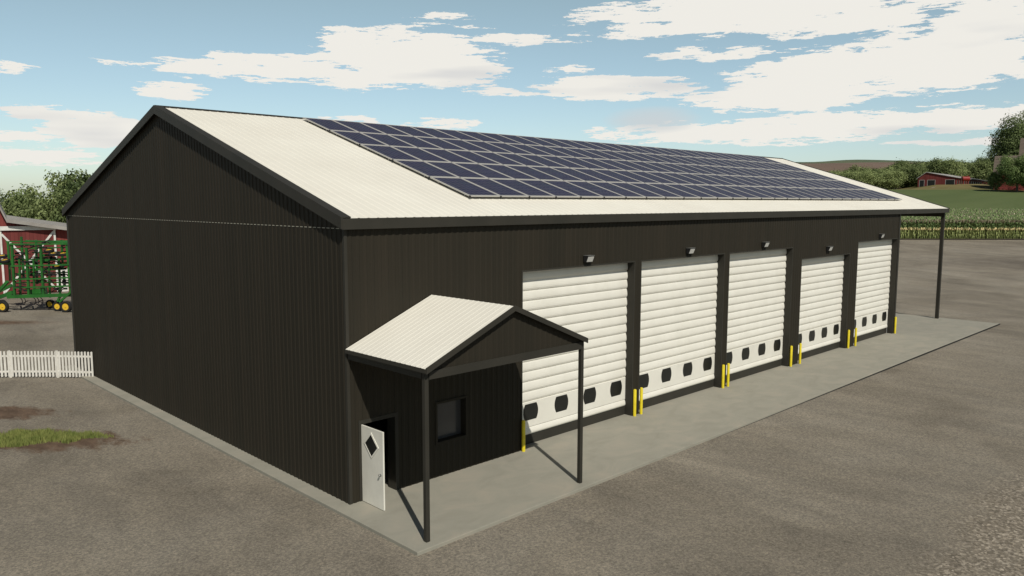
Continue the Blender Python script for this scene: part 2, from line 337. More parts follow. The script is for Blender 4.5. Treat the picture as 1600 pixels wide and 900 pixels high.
def hill(name, s0, s1, d0, zt, m, depth, wav, seed, base=8):
    vs = []; fs = []; n = 60; k = 16
    for i in range(n+1):
        s = s0+(s1-s0)*i/n
        edge = sm(0, .12, i/n)*sm(1, .88, i/n)
        top = zt+wav*(noise.noise(Vector((s/420, seed, 0)))+.4*noise.noise(Vector((s/150, seed+3, 0))))
        for j in range(k+1):
            q = j/k; z = base+(top-base)*edge*math.sin(math.pi*min(q, 1))**.7 if 0 < q < 1 else base-3
            vs.append(land(s, d0+depth*q, z))
    for i in range(n):
        for j in range(k): a = i*(k+1)+j; fs.append((a, a+k+1, a+k+2, a+1))
    return tag(MB().add(vs, fs).build(name, m, smooth=True), kind='structure')
hill('hills', -200, 1250, 1000, 78, MT['plough'], 1000, 5, 2.0)
hill('hills', 350, 2400, 1900, 140, MT['greenhill'], 1400, 14, 7.7)
hill('hills', -2600, 300, 1500, 10, MT['greenhill'], 1400, 10, 4.4)

# ------------------------------------------------------------------ slab
slab = MB().box(-.46, 48.55, -3.55, 24.9, -.3, 0)
slab_o = slab.build('pavement', MT['concrete'], bevel=.012); tag(slab_o, kind='structure')
MB().prism([(12, -.092), (24, -.05), (34, -.012), (48.58, -.004), (48.58, -.14), (12, -.14)], 'y', -3.566, -3.552).build('edge_strip', MT['edge_black'], slab_o)  # near-black strip on the front slab edge, taller towards the far end
MB().box(48.552, 48.575, -3.552, 24.9, -.12, -.004).build('edge_strip', MT['edge_black'], slab_o)  # black strip painted in for the thin shadow along the slab's far edge

# ------------------------------------------------------------------ MACHINE SHED
Lx, W = 39.35, 24.24
ZS, YS, SLOPE = 7.66, -.15, math.tan(R(17.35))
def zroof(y): return ZS+(min(y, W-y)-YS)*SLOPE
bld = thing('machine_shed', 'long dark brown metal machine shed with cream pitched roof and five white roll-up doors', 'shed')
PITCH = .23
def breakpoints(u0, u1, pitch=PITCH, dep=.017):
    pts = []; u = u0
    while u < u1-1e-6:
        for fr, dd in ((0, 0), (.52, 0), (.62, dep), (.90, dep)):
            uu = u+fr*pitch
            if uu < u1: pts.append((uu, dd))
        u += pitch
    pts.append((u1, 0)); return pts
def corrug(u0, u1, zlo, zhi, openings=(), pitch=PITCH, dep=.017):
    """corrugated sheet in (u, z, depth); returns quads; openings = (ua, ub, za, zb)"""
    pts = breakpoints(u0, u1, pitch, dep)
    def depth(u):
        for (a, da), (b, db) in zip(pts, pts[1:]):
            if a <= u <= b: return da+(db-da)*(u-a)/(b-a) if b > a else da
        return 0
    us = sorted(set([p[0] for p in pts]+[x for o in openings for x in o[:2]]))
    dmap = {p[0]: p[1] for p in pts}; q = []
    for a, b in zip(us, us[1:]):
        if b-a < 1e-6: continue
        mid = (a+b)/2; iv = [(None, None)]
        cuts = [(o[2], o[3]) for o in openings if o[0]-1e-6 <= mid <= o[1]+1e-6]
        da = dmap[a] if a in dmap else depth(a); db = dmap[b] if b in dmap else depth(b)
        lo = [zlo]; hi = []
        segs = []; cur = lambda u: zlo
        prev = None
        for c in sorted(cuts):
            if c[0] > zlo: segs.append((prev if prev is not None else zlo, c[0]))
            prev = c[1]
        segs.append((prev if prev is not None else zlo, None))
        for z0, z1 in segs:
            za1 = z1 if z1 is not None else (zhi(a) if callable(zhi) else zhi); zb1 = z1 if z1 is not None else (zhi(b) if callable(zhi) else zhi)
            q.append(((a, z0, da), (b, z0, db), (b, zb1, db), (a, za1, da)))
    return q
def corr_obj(q, fn, name, m, parent):
    mb = MB()
    for quad in q: mb.add([fn(*p) for p in quad], [(0, 1, 2, 3)])
    return mb.build(name, m, parent)
DOORS = [(6.55, 12.45, 5.86), (12.9, 18.85, 5.86), (19.3, 25.2, 5.86), (26.25, 32.05, 5.25), (33.15, 39.05, 5.86)]
EDR = (.42, 1.5, 0, 2.13); WIN = (3.0, 4.1, 1.05, 2.2)
ops = [(a, b, 0, h) for a, b, h in DOORS]+[EDR, WIN]
corr_obj(corrug(0.0, Lx, .0, 7.62, ops), lambda u, z, d: (u, -d, z), 'wall', MT['clad'], bld)
corr_obj(corrug(0, W, .0, 7.40), lambda u, z, d: (-d, u, z), 'wall', MT['clad'], bld)
corr_obj(corrug(0, W, 7.402, lambda y: zroof(y)-.02), lambda u, z, d: (-d-.006, u, z), 'gable_wall', MT['clad'], bld)
corr_obj(corrug(0, W, 0, lambda y: zroof(y)-.02), lambda u, z, d: (Lx+d, u, z), 'wall', MT['clad'], bld)
corr_obj(corrug(0, Lx, 0, 7.62), lambda u, z, d: (u, W+d, z), 'wall', MT['clad'], bld)
MB().box(-.012, -.003, .05, W-.05, 7.38, 7.3995).build('lit_seam_strip', MT['lit_seam'], bld)  # pale strip paints in the sunlit sheet edges along the seam
# inner shell (floor-to-ceiling lining and piers give the wall its thickness)
LIN = [(.30, .32, .3, W-.3, .002, 7.3), (Lx-.32, Lx-.30, .3, W-.3, .002, 7.3), (.3, Lx-.3, W-.32, W-.30, .002, 7.3)]
LIN += [(a, b, .345, .365, .002, 7.3) for a, b in ((.32, .39), (1.53, 2.98), (4.12, 6.55), (12.45, 12.9), (18.85, 19.3), (25.2, 26.25), (32.05, 33.15))]
LIN += [(.42, 1.5, .345, .365, 2.13, 7.3), (3.0, 4.1, .345, .365, .002, 1.05), (3.0, 4.1, .345, .365, 2.2, 7.3)]
for q_ in LIN: MB().box(*q_).build('interior_lining', MT['inner'], bld)
MB().box(.32, Lx-.32, .37, W-.32, 7.3, 7.33).build('ceiling', MT['inner'], bld)
# corner trims
ct = MB(); ct.box(-.02, .07, -.02, .0, 0.002, 7.5); ct.box(-.02, -.002, -.001, .07, .002, 7.38); ct.build('corner_trim', MT['trim'], bld)
ct = MB(); ct.box(Lx-.16, Lx+.045, -.045, .0, .002, 7.5); ct.box(Lx+.001, Lx+.045, .001, .16, .002, 7.38); ct.build('corner_trim', MT['trim'], bld)
ct = MB(); ct.box(-.045, -.002, W-.16, W+.04, .002, 7.38); ct.build('corner_trim', MT['trim'], bld)
# door portals
def portal(a, b, h, name='door_frame', dep=.34, fw=.05, base=.003, sill=None):
    m = MB()
    m.box(a-fw, a, -.022, .02, base, h+fw); m.box(b, b+fw, -.022, .02, base, h+fw); m.box(a, b, -.022, .02, h, h+fw)      # face trim
    m.box(a-.02, a+.002, .02, dep, base, h); m.box(b-.002, b+.02, .02, dep, base, h); m.box(a-.02, b+.02, .02, dep, h-.002, h+.02)
    if sill: m.box(a+.002, b-.002, sill[0], sill[1], base, sill[2])
    return m.build(name, MT['trim'], bld)
YD = .33
def rollup(a, b, h):
    m = MB(); prof = []        # (depth outwards, z) from bottom to top ; concave foot, bulged body
    z = .33
    def slat(z0, hh):
        return [(0.0, z0), (.004, z0+.012*hh/.347), (.030, z0+.035*hh/.347), (.046, z0+.09*hh/.347), (.046, z0+.15*hh/.347), (.038, z0+.22*hh/.347), (.022, z0+.30*hh/.347), (.006, z0+.343*hh/.347)]
    prof += slat(.33, .25)
    prof += [(.02, .585), (.028, .60), (.028, 1.44), (.02, 1.455)]
    zz = 1.46; n = round((h-1.46)/.345); hh = (h-1.46)/n
    for i in range(n): prof += slat(zz+i*hh, hh)
    prof += [(0, h)]
    vs = [(x, YD-d, z) for d, z in prof for x in (a, b)]
    fs = [(2*i, 2*i+1, 2*i+3, 2*i+2) for i in range(len(prof)-1)]
    m.add(vs, fs); m.box(a, b, YD+.02, YD+.05, .33, h)
    o = m.build('roll_up_door', MT['white'], bld)
    MB().box(a+.003, b-.003, YD-.02, YD+.045, .003, .329).build('bottom_seal', MT['trim'], o)
    w_ = b-a
    for i in range(4):
        cx = a+.72+(w_-1.29)/3*i
        poly = []
        for k in range(9):
            t_ = -1+2*k/8; poly.append((cx+.27+.085*(1-t_*t_), 1.105+.275*t_))
        for k in range(9):
            t_ = 1-2*k/8; poly.append((cx-.27-.085*(1-t_*t_), 1.105+.275*t_))
        w1 = MB().prism(poly, 'y', YD-.036, YD-.02).build('window_pane', MT['pane'], o)
for a, b, h in DOORS:
    portal(a, b, h); rollup(a, b, h)
# entry doorway
portal(EDR[0], EDR[1], EDR[3], 'entry_frame', .345, .11)
leaf = MB().box(-.022, .022, -.99, 0, .015, 2.13).build('entry_door', MT['leaf_door'], bld, (.40, -.035, 0), (0, 0, 0), bevel=.004)
tag(leaf, 'white entry door standing wide open')
dw = MB(); c = (-.47, 1.66); hs, hz = .29, .30
def diamond(r): return [(c[0], c[1]-hz*r), (c[0]+hs*r, c[1]), (c[0], c[1]+hz*r), (c[0]-hs*r, c[1])]
o_, i_ = diamond(1.2), diamond(1)
vs = [(-.034, y, z) for y, z in o_]+[(-.040, y, z) for y, z in i_]+[(-.023, y, z) for y, z in o_]+[(-.026, y, z) for y, z in i_]
fs = []
for k in range(4):
    k2 = (k+1) % 4; fs += [(k, k2, 4+k2, 4+k), (k, k2, 8+k2, 8+k), (4+k, 4+k2, 12+k2, 12+k)]
dw.add(vs, fs).build('diamond_frame', MT['leaf_door'], leaf)
MB().prism(diamond(1), 'x', -.029, -.0225).build('diamond_pane', MT['pane'], leaf)
hd = MB(); hd.tube([(-.022, -.88, .96), (-.034, -.88, .96)], .032, 16); hd.tube([(-.034, -.88, .96), (-.06, -.88, .96)], .012, 10); hd.tube([(-.058, -.88, .96), (-.066, -.88, .96), (-.085, -.88, .96), (-.095, -.88, .96)], [.016, .030, .030, .018], 16)
hd.build('door_knob', MT['steel'], leaf, smooth=True)
# window
wf = MB(); a, b, z0, z1 = WIN
wf.box(a-.07, a, -.042, .0, z0-.07, z1+.07); wf.box(b, b+.07, -.042, 0, z0-.07, z1+.07); wf.box(a, b, -.042, 0, z1, z1+.07); wf.box(a, b, -.042, 0, z0-.07, z0)
wf.box(a-.01, a+.004, .0, .345, z0, z1); wf.box(b-.004, b+.01, .0, .345, z0, z1); wf.box(a, b, .0, .345, z1-.004, z1+.01); wf.box(a, b, .0, .345, z0-.01, z0+.004)
wfo = wf.build('window', MT['clad'], bld)
MB().box(a+.005, b-.005, .2, .212, z0+.005, z1-.005).build('window_glass', MT['glass'], wfo)

# roof: two ribbed sheets, rake and eave trims, ridge cap
XR0, XR1 = -.16, 48.10
def roofsheet(side):
    mb = MB(); xs = []; x = XR0+.26; p = .30
    prof = []
    while x < XR1-.1:
        for fr, dz in ((0, 0), (.74, 0), (.80, .009), (.94, .009)):
            if x+fr*p < XR1-.05: prof.append((x+fr*p, dz))
        x += p
    prof.append((XR1-.04, 0))
    ye, yr = (YS, W/2) if side == 0 else (W-YS, W/2)
    vs = []
    for x, dz in prof:
        vs += [(x, ye, ZS+dz), (x, yr, zroof(W/2)+dz)]
    mb.add(vs, [(2*i, 2*i+2, 2*i+3, 2*i+1) for i in range(len(prof)-1)])
    y0 = YS if side == 0 else W-YS
    # underside board
    n = len(mb.v); xa, xb = XR0+.02, XR1-.02
    mb.add([(xa, ye+(.02 if side == 0 else -.02), ZS-.02), (xb, ye+(.02 if side == 0 else -.02), ZS-.02), (xb, yr, zroof(W/2)-.03), (xa, yr, zroof(W/2)-.03)], [(0, 1, 2, 3)])
    return mb.build('roof', MT['roof'], bld)
roofsheet(0); roofsheet(1)
def rake(x0, x1, name='rake_trim'):
    for side in (0, 1):
        ye, yr = (YS-.01, W/2) if side == 0 else (W-YS+.01, W/2)
        zt0, zt1 = ZS+.035, zroof(W/2)+.04
        poly = [(ye, zt0), (yr, zt1), (yr, zt1-.30), (ye, zt0-.31)]
        MB().prism(poly, 'x', x0, x1).build(name, MT['trim'], bld)
rake(XR0-.02, XR0+.02); rake(XR1-.02, XR1+.02)
# flat caps lying along the verge, folded over the roof edge
for xa, xb in ((XR0+.02, XR0+.28), (XR1-.14, XR1-.02)):
    for side in (0, 1):
        ye, yr = (YS-.01, W/2) if side == 0 else (W-YS+.01, W/2)
        MB().prism([(ye, ZS+.036), (yr, zroof(W/2)+.041), (yr, zroof(W/2)+.02), (ye, ZS+.015)], 'x', xa, xb).build('verge_cap', MT['trim'], bld)
MB().box(XR0+.022, XR1-.022, YS-.012, YS+.01, 7.37, ZS-.004).build('eave_trim', MT['trim'], bld, bevel=.004)
MB().box(XR0+.022, XR1-.022, W-YS-.01, W-YS+.012, 7.37, ZS-.004).build('eave_trim', MT['trim'], bld)
MB().box(XR0+.03, XR1-.03, YS+.012, .03, 7.40, 7.42).build('soffit', MT['trim'], bld)
MB().prism([(W/2-.12, zroof(W/2)-.005), (W/2, zroof(W/2)+.05), (W/2+.12, zroof(W/2)-.005)], 'x', XR0+.02, XR1-.02).build('ridge_cap', MT['trim'], bld)
# open bay at the far end: posts and beam
for y in (.16, W/2, W-.16):
    MB().box(XR1-.24, XR1-.03, y-.105, y+.105, .002, 7.37 if y != W/2 else 11.1).build('post', MT['trim'], bld, bevel=.008)
MB().box(XR1-.2, XR1-.04, .26, W-.26, 7.1, 7.36).build('beam', MT['trim'], bld)

# porch
PX0, PX1, PYF, PZE, PZA = -.05, 5.73, -3.42, 4.24, 5.44
PM = (PX0+PX1)/2; psl = (PZA-PZE)/(PM-PX0)
for side in (0, 1):
    mb = MB(); prof = []; y = PYF+.03
    while y < -.05:
        for fr, dz in ((0, 0), (.70, 0), (.78, .006), (.93, .006)):
            if y+fr*.2 < -.03: prof.append((y+fr*.2, dz))
        y += .2
    prof.append((-.03, 0)); xe = PX0 if side == 0 else PX1
    vs = []
    for y, dz in prof: vs += [(xe, y, PZE+dz), (PM, y, PZA+dz)]
    mb.add(vs, [(2*i, 2*i+2, 2*i+3, 2*i+1) for i in range(len(prof)-1)])
    mb.add([(xe, PYF+.02, PZE-.02), (xe, -.03, PZE-.02), (PM, -.03, PZA-.02), (PM, PYF+.02, PZA-.02)], [(0, 1, 2, 3)])
    mb.build('porch_roof', MT['roof'], bld)
    MB().prism([(xe, PZE+.022), (PM, PZA+.022), (PM, PZA-.12), (xe, PZE-.12)], 'y', PYF-.02, PYF+.018).build('porch_rake_trim', MT['trim'], bld)
    x0_, x1_ = (PX0-.02, PX0+.01) if side == 0 else (PX1-.01, PX1+.02)
    MB().box(x0_, x1_, PYF+.02, -.05, PZE-.10, PZE-.003).build('porch_eave_trim', MT['trim'], bld)
    MB().box((.0 if side == 0 else 5.60), (.12 if side == 0 else 5.72), PYF+.25, -.05, PZE-.27, PZE-.06).build('porch_beam', MT['trim'], bld)
q = corrug(.02, 5.68, 4.02, lambda x: PZE+min(x-PX0, PX1-x)*psl-.03, pitch=.2, dep=.010)
corr_obj(q, lambda u, z, d: (u, -3.27-d, z), 'porch_gable', MT['clad'], bld)
MB().box(.125, 5.6, -3.315, -3.20, 3.95, 4.15).build('porch_beam', MT['trim'], bld)
for x in (.06, 5.66):
    MB().box(x-.058, x+.058, -3.30, -3.184, .002, 4.16).build('porch_post', MT['trim'], bld, bevel=.012)

# ------------------------------------------------------------------ solar panels
PXW, PYW = 1.3607, 2.172
NX = 28; th = R(17.35)
pan = thing('solar_panel', 'x', 'solar panel')
mb = MB(); fw = .06
a_, b_ = PXW-.008, PYW-.012
fh = .085; mb.box(0, a_, 0, fh, 0, .04); mb.box(0, a_, b_-fh, b_, 0, .04); mb.box(0, fw, fh, b_-fh, 0, .04); mb.box(a_-fw, a_, fh, b_-fh, 0, .04)
mb.build('panel_frame', MT['frame'], pan)
MB().box(fw, a_-fw, fh, b_-fh, .012, .034).build('panel_glass', MT['solar'], pan)
MB().box(-.035, .015, -.03, .018, -.02, .046).build('clamp', MT['clamp'], pan)
ROWN = ['bottom', 'second from bottom', 'middle', 'second from top', 'top']
first = True
Y0P = 1.43
for r in range(5):
    for k in range(NX):
        o = pan if first else copy_tree(pan); first = False
        y = Y0P+r*PYW*math.cos(th)
        o.location = (5.6+k*PXW, y, zroof(y)+.085); o.rotation_euler = (th, 0, 0)
        pos = ('leftmost' if k == 0 else 'rightmost' if k == NX-1 else ORD[k]+' from the left')
        tag(o, f'navy solar panel, {pos} in the {ROWN[r]} row', 'solar panel', 'solar panels on the cream roof')
# mounting rails under each row
for r in range(5):
    mb = MB(); y = Y0P+r*PYW*math.cos(th)
    for q_ in (.35, 1.75):
        yy = y+q_*math.cos(th); mb.box(5.66, 5.55+NX*PXW, yy-.02, yy+.02, zroof(yy)+.016, zroof(yy)+.078)
    tag(mb.build('mounting_rail', MT['steel']), f'pair of steel mounting rails under the {ROWN[r]} row of solar panels', 'mounting rail', 'rails under the solar panels')

# ------------------------------------------------------------------ wall lamps
def lamp(x, z, lab):
    t = thing('wall_lamp', lab, 'wall lamp', (x, -.03, z), group='lamps above the roll-up doors')
    m = MB(); m.prism([(0, -.11), (0, .11), (-.20, .11), (-.20, .075), (-.12, -.11)], 'x', -.17, .17); m.build('housing', MT['clamp'], t, bevel=.006)
    MB().prism([(-.195, .08), (-.212, .078), (-.135, -.10), (-.115, -.105)], 'x', -.15, .15).build('lens', MT['lens'], t)
    m = MB(); m.box(-.18, .18, -.22, .0, .112, .124); m.build('hood', MT['steel'], t)
for (x, z), lab in zip([(9.68, 6.13), (16.03, 6.13), (22.25, 6.15), (29.15, 5.68), (36.2, 6.13)],
    ['small square wall lamp above the roll-up door nearest the porch', 'small wall lamp above the second roll-up door from the porch', 'small wall lamp above the middle roll-up door', 'small wall lamp above the shorter fourth roll-up door', 'small wall lamp above the farthest roll-up door']):
    lamp(x, z, lab)

# ------------------------------------------------------------------ bollards
bl = MB(); bl.tube([(0,0,0), (0,0,1.0), (0,0,1.03), (0,0,1.042)], [.06, .06, .048, .014], 16)
b0 = bl.build('bollard', MT['yellow'], smooth=True); b0.data.polygons.foreach_set('use_smooth', [True]*len(b0.data.polygons))
md = b0.modifiers.new('es', 'EDGE_SPLIT'); md.split_angle = R(40)
BLX = [(6.52, 'between the porch and the nearest roll-up door'), (12.52, 'at the right edge of the nearest roll-up door'), (12.93, 'at the left edge of the second roll-up door'), (18.92, 'at the right edge of the second roll-up door'),
       (19.34, 'at the left edge of the middle roll-up door'), (25.33, 'at the right edge of the middle roll-up door'), (26.31, 'at the left edge of the shorter fourth door'), (32.22, 'at the right edge of the shorter fourth door'),
       (33.2, 'at the left edge of the farthest roll-up door'), (39.27, 'at the far corner of the shed, right of the last door')]
for i, (x, l) in enumerate(BLX):
    o = b0 if i == 0 else copy_tree(b0); o.location = (x, -.105, .001)
    tag(o, 'yellow steel bollard '+l, 'bollard', 'yellow bollards beside the roll-up doors')

# ------------------------------------------------------------------ picket fence
fn = thing('picket_fence', 'low white picket fence running left from the far corner of the dark shed', 'fence', (-.05, 21.42, G0))
FP = [(0, 0), (-1.15, 1.32), (-2.72, 2.86), (-4.6, 4.2), (-6.6, 5.4)]
for (xa, ya), (xb, yb) in zip(FP, FP[1:]):
    a = Vector((xa, ya, 0)); b = Vector((xb, yb, 0)); d = (b-a); Ln = d.length; d.normalize(); nrm = Vector((d.y, -d.x, 0))
    if nrm.dot(Vector((-1, -1, 0))) < 0: nrm = -nrm
    mb = MB()
    for z in (.29, 1.02): mb.bar(a+Vector((0, 0, z)), b+Vector((0, 0, z)), .035, .085)
    n = int(Ln/.157)
    for i in range(n+1):
        c_ = a+d*(i*.157+.03)+nrm*.03
        if (c_-a).length > Ln: continue
        hgt = 1.24+random.uniform(-.008, .008)
        mb.bar(c_+Vector((0, 0, .05)), c_+Vector((0, 0, hgt)), .088, .02, up=(nrm.x, nrm.y, 0)) if False else mb.add(
            [c_+d*q1*.044+nrm*q2*.01+Vector((0, 0, z)) for z in (.05, hgt) for q1, q2 in ((-1,-1),(1,-1),(1,1),(-1,1))]+[c_+nrm*.01+Vector((0, 0, hgt+.02)), c_-nrm*.01+Vector((0, 0, hgt+.02))],
            [(0,1,2,3),(0,1,5,4),(1,2,6,5),(2,3,7,6),(3,0,4,7),(4,5,9),(6,7,8),(5,6,8,9),(7,4,9,8)])
    mb.build('fence_panel', MT['pearl'], fn)
    if (xa, ya) != (0, 0):
        MB().add([a+Vector((q1*.05, q2*.05, z)) for z in (0, 1.27) for q1, q2 in ((-1,-1),(1,-1),(1,1),(-1,1))], [(0,1,2,3),(4,5,6,7),(0,1,5,4),(1,2,6,5),(2,3,7,6),(3,0,4,7)]).build('fence_post', MT['pearl'], fn)

# ------------------------------------------------------------------ grass tuft patch
MT['grass'] = mat('grass_blades', (.14, .2, .04), .7, 0, .2)
noisecol(MT['grass'], (.14, .18, .045), (.27, .29, .09), (1, 1, 1), 2.5, 5)
mb = MB(); rnd = random.Random(3)
ca, sa = math.cos(R(-43)), math.sin(R(-43))
for i in range(22000):
    u = rnd.uniform(-1, 1); v = rnd.uniform(-1, 1)
    if u*u+v*v > 1: continue
    x = -4.75+ca*u*3.1-sa*v*1.15; y = 13.0+sa*u*3.1+ca*v*1.15
    if noise.noise(Vector((x*1.3, y*1.3, 0)))*.9+.62-(u*u+v*v) < rnd.uniform(0, .35): continue
    h = rnd.uniform(.07, .2)*(1.2-.5*(u*u+v*v)); an = rnd.uniform(0, 6.28); wd = .009; le = rnd.uniform(0, .06); la = rnd.uniform(0, 6.28)
    dx, dy = math.cos(an)*wd, math.sin(an)*wd; lx, ly = math.cos(la)*le, math.sin(la)*le
    mb.add([(x-dx, y-dy, G0), (x+dx, y+dy, G0), (x+dx*.7+lx*.4, y+dy*.7+ly*.4, G0+h*.6), (x-dx*.7+lx*.4, y-dy*.7+ly*.4, G0+h*.6), (x+lx, y+ly, G0+h)], [(0, 1, 2, 3), (3, 2, 4)])
tag(mb.build('grass', MT['grass']), 'patch of short green grass growing in the gravel on the left', 'grass', kind='stuff')

# ------------------------------------------------------------------ red barn behind on the left
MT['redwood'] = mat('red_boards', (.22, .035, .03), .75, 0, .2)
def board_mat(m, c0, c1, pitch=.28):
    t = m.node_tree; b = t.nodes['Principled BSDF']; tc = nd(t, 'ShaderNodeTexCoord')
    mp = nd(t, 'ShaderNodeMapping'); mp.inputs['Scale'].default_value = (1/pitch, 1/pitch, .04); t.links.new(tc.outputs['Object'], mp.inputs[0])
    wn = nd(t, 'ShaderNodeTexWhiteNoise', noise_dimensions='1D'); s = nd(t, 'ShaderNodeSeparateXYZ'); t.links.new(mp.outputs[0], s.inputs[0])
    sum_ = mth(t, 'ADD', s.outputs[0], s.outputs[1]); fl = mth(t, 'FLOOR', sum_); t.links.new(fl, wn.inputs['W'])
    fr = mth(t, 'FRACT', sum_); gap = mth(t, 'LESS_THAN', fr, .09)
    n = nd(t, 'ShaderNodeTexNoise'); n.inputs['Scale'].default_value = 1.2; n.inputs['Detail'].default_value = 5; t.links.new(mp.outputs[0], n.inputs['Vector'])
    f = mth(t, 'ADD', mth(t, 'MULTIPLY', wn.outputs[0], .5), mth(t, 'MULTIPLY', n.outputs[0], .6))
    r = nd(t, 'ShaderNodeValToRGB'); r.color_ramp.elements[0].position = .2; r.color_ramp.elements[1].position = .8
    r.color_ramp.elements[0].color = (*c0, 1); r.color_ramp.elements[1].color = (*c1, 1); t.links.new(f, r.inputs[0])
    mx = nd(t, 'ShaderNodeMix', data_type='RGBA'); t.links.new(mth(t, 'MULTIPLY', gap, .6), mx.inputs[0]); t.links.new(r.outputs[0], mx.inputs[6]); mx.inputs[7].default_value = (.05, .012, .01, 1)
    t.links.new(mx.outputs[2], b.inputs['Base Color'])
board_mat(MT['redwood'], (.115, .026, .024), (.175, .042, .038))
MT['redpale'] = mat('faded_red_boards', (.22, .035, .03), .8, 0, .2); board_mat(MT['redpale'], (.16, .035, .03), (.24, .055, .048))
MT['greyroof'] = mat('weathered_roof', (.3, .28, .26), .8); noisecol(MT['greyroof'], (.27, .25, .23), (.36, .34, .31), (1, 1, 1), 1, 6)
MT['whitewood'] = mat('white_boards', (.7, .69, .66), .7); noisecol(MT['whitewood'], (.62, .61, .57), (.76, .75, .71), (1, 1, 1), 1.5, 6)
MT['brownroof'] = mat('brown_shingles', (.14, .10, .085), .85)
noisecol(MT['brownroof'], (.09, .072, .056), (.155, .125, .10), (.3, .3, 4), 1.0, 5)
fd = DR*math.cos(R(33))+DF*math.sin(R(33))
bx = land(-44.1, 67, G0); bang = math.atan2(fd.y, fd.x)
barn = thing('red_barn', 'dark red wooden barn with grey gambrel roof and white cross-braced door', 'barn', bx, (0, 0, bang))
half = [(6.3, 0), (6.3, 5.5), (.42, 6.5), (-.75, 9.6), (-3.8, 10.7)]
left = [(-7.6-x, z) for x, z in reversed(half[:-1])]
wallpoly = half+left
MB().prism(wallpoly, 'y', 0, 20).build('wall', MT['redpale'], barn)
rp = [(6.8, 5.55), (.52, 6.62), (-.66, 9.74), (-3.8, 10.88)]; rp2 = [(-7.6-x, z) for x, z in reversed(rp[:-1])]
outer = rp+rp2
for (x0, z0), (x1, z1) in zip(outer, outer[1:]):
    n_ = Vector((-(z1-z0), 0, x1-x0)).normalized()*-.30
    MB().add([(x0, -.75, z0), (x1, -.75, z1), (x1, 20.6, z1), (x0, 20.6, z0), (x0-n_.x*0, -.75, z0-.30 if abs(x1-x0) > abs(z1-z0) else z0-.34), (x1, -.75, z1-.30 if abs(x1-x0) > abs(z1-z0) else z1-.34), (x1, 20.6, z1-.3), (x0, 20.6, z0-.3)],
             [(0,1,2,3),(4,5,6,7),(0,1,5,4),(1,2,6,5),(2,3,7,6),(3,0,4,7)]).build('roof', MT['greyroof'], barn)
bd = MB().box(.0, 4.02, -.14, -.06, .12, 5.66).build('barn_door', MT['redwood'], barn)
MB().box(-.7, 4.15, -.30, -.15, 5.62, 5.98).build('door_track', MT['whitewood'], barn)
m = MB(); m.box(3.93, 4.09, -.20, -.145, .12, 5.62); m.build('door_trim', MT['whitewood'], bd)
m = MB(); m.box(-.09, .07, -.20, -.145, .12, 5.62); m.build('door_trim', MT['whitewood'], bd)
m = MB(); m.bar((.07, -.17, .3), (3.93, -.17, 5.45), .05, .17, up=(0, 0, 1)); m.build('door_brace', MT['whitewood'], bd)
m = MB(); m.bar((.07, -.19, 5.30), (3.93, -.19, .3), .05, .17, up=(0, 0, 1)); m.build('door_brace', MT['whitewood'], bd)
m = MB(); m.box(4.28, 4.42, -.06, -.0, .05, 2.1); m.box(4.66, 4.84, -.06, -.0, .05, 2.1); m.box(4.42, 4.66, -.06, 0, 1.95, 2.1); m.box(4.42, 4.66, -.06, 0, .05, .5)
m.build('side_window_frame', MT['whitewood'], barn); MB().box(4.42, 4.66, -.03, -.01, .5, 1.95).build('side_window_pane', MT['pane'], barn)

# ------------------------------------------------------------------ folded field cultivator
MT['green'] = mat('green_machine_paint', (.02, .14, .02), .4, 0, .5); noisecol(MT['green'], (.012, .09, .014), (.025, .155, .022), (1, 1, 1), 1, 5)
MT['tyre'] = mat('tyre_rubber', (.018, .018, .018), .85)
MT['rim'] = mat('yellow_rim', (.75, .48, .04), .45)
K = .0479
cult = thing('field_cultivator', 'large green folded field cultivator with yellow wheel rims parked before the red barn', 'cultivator', land(-42.0, 58.0, G0), (0, 0, math.atan2(DR.y, DR.x)))
def cp(u, v, y=0):
    """picture measurements of the implement turned into metres at its own distance"""
    D = 58+y; z = 2.5
    for _ in range(3): w_ = D*.9938+.111*(8.1-z); z = 8.1+((450-v)*w_/1213-.111*D)/.9938
    return ((u-800)*w_/1213+42.0, y, max(.0, z-G0))
def cbar(m, a, b, y, w_=.12, y2=None): m.bar(cp(a[0], a[1], y), cp(b[0], b[1], y if y2 is None else y2), w_, w_)
m = MB()    # front wing
for a, b in (((18, 381), (23, 463)), ((41, 388), (45, 463)), ((63, 383), (68, 462)), ((104, 380), (111, 460)), ((125, 380), (131, 460))): cbar(m, a, b, -.9, .15)
for a, b in (((14, 383), (130, 382)), ((17, 417), (132, 414)), ((20, 438), (133, 434)), ((22, 451), (134, 447))): cbar(m, a, b, -1.0, .11)
cbar(m, (12, 465), (136, 461), -.9, .24)
m.build('front_wing', MT['green'], cult)
m = MB()
for a, b in (((12, 379), (16, 440)), ((33, 371), (37, 436)), ((56, 376), (58, 445)), ((96, 376), (98, 420)), ((120, 376), (122, 430))): cbar(m, a, b, .9, .13)
for a, b in (((9, 379), (128, 377)), ((18, 390), (128, 387)), ((50, 396), (130, 394)), ((22, 407), (130, 405)), ((22, 429), (130, 426)), ((22, 443), (130, 442))): cbar(m, a, b, .9, .09)
m.build('rear_wing', MT['green'], cult)
m = MB()
for a, b, y in (((40, 378), (108, 380), 0), ((36, 423), (100, 421), .2), ((62, 400), (112, 399), .3), ((68, 408), (112, 405), -.3), ((-6, 415), (20, 409), 0), ((-40, 410), (20, 414), .3)): cbar(m, a, b, y, .16)
for u in (30, 52, 76, 92, 115): cbar(m, (u, 405), (u+2, 466), 0, .12)
for u in (22, 41, 64, 104): m.bar(cp(u, 400, -.9), cp(u, 400, .9), .1); m.bar(cp(u, 452, -.9), cp(u, 452, .9), .1)
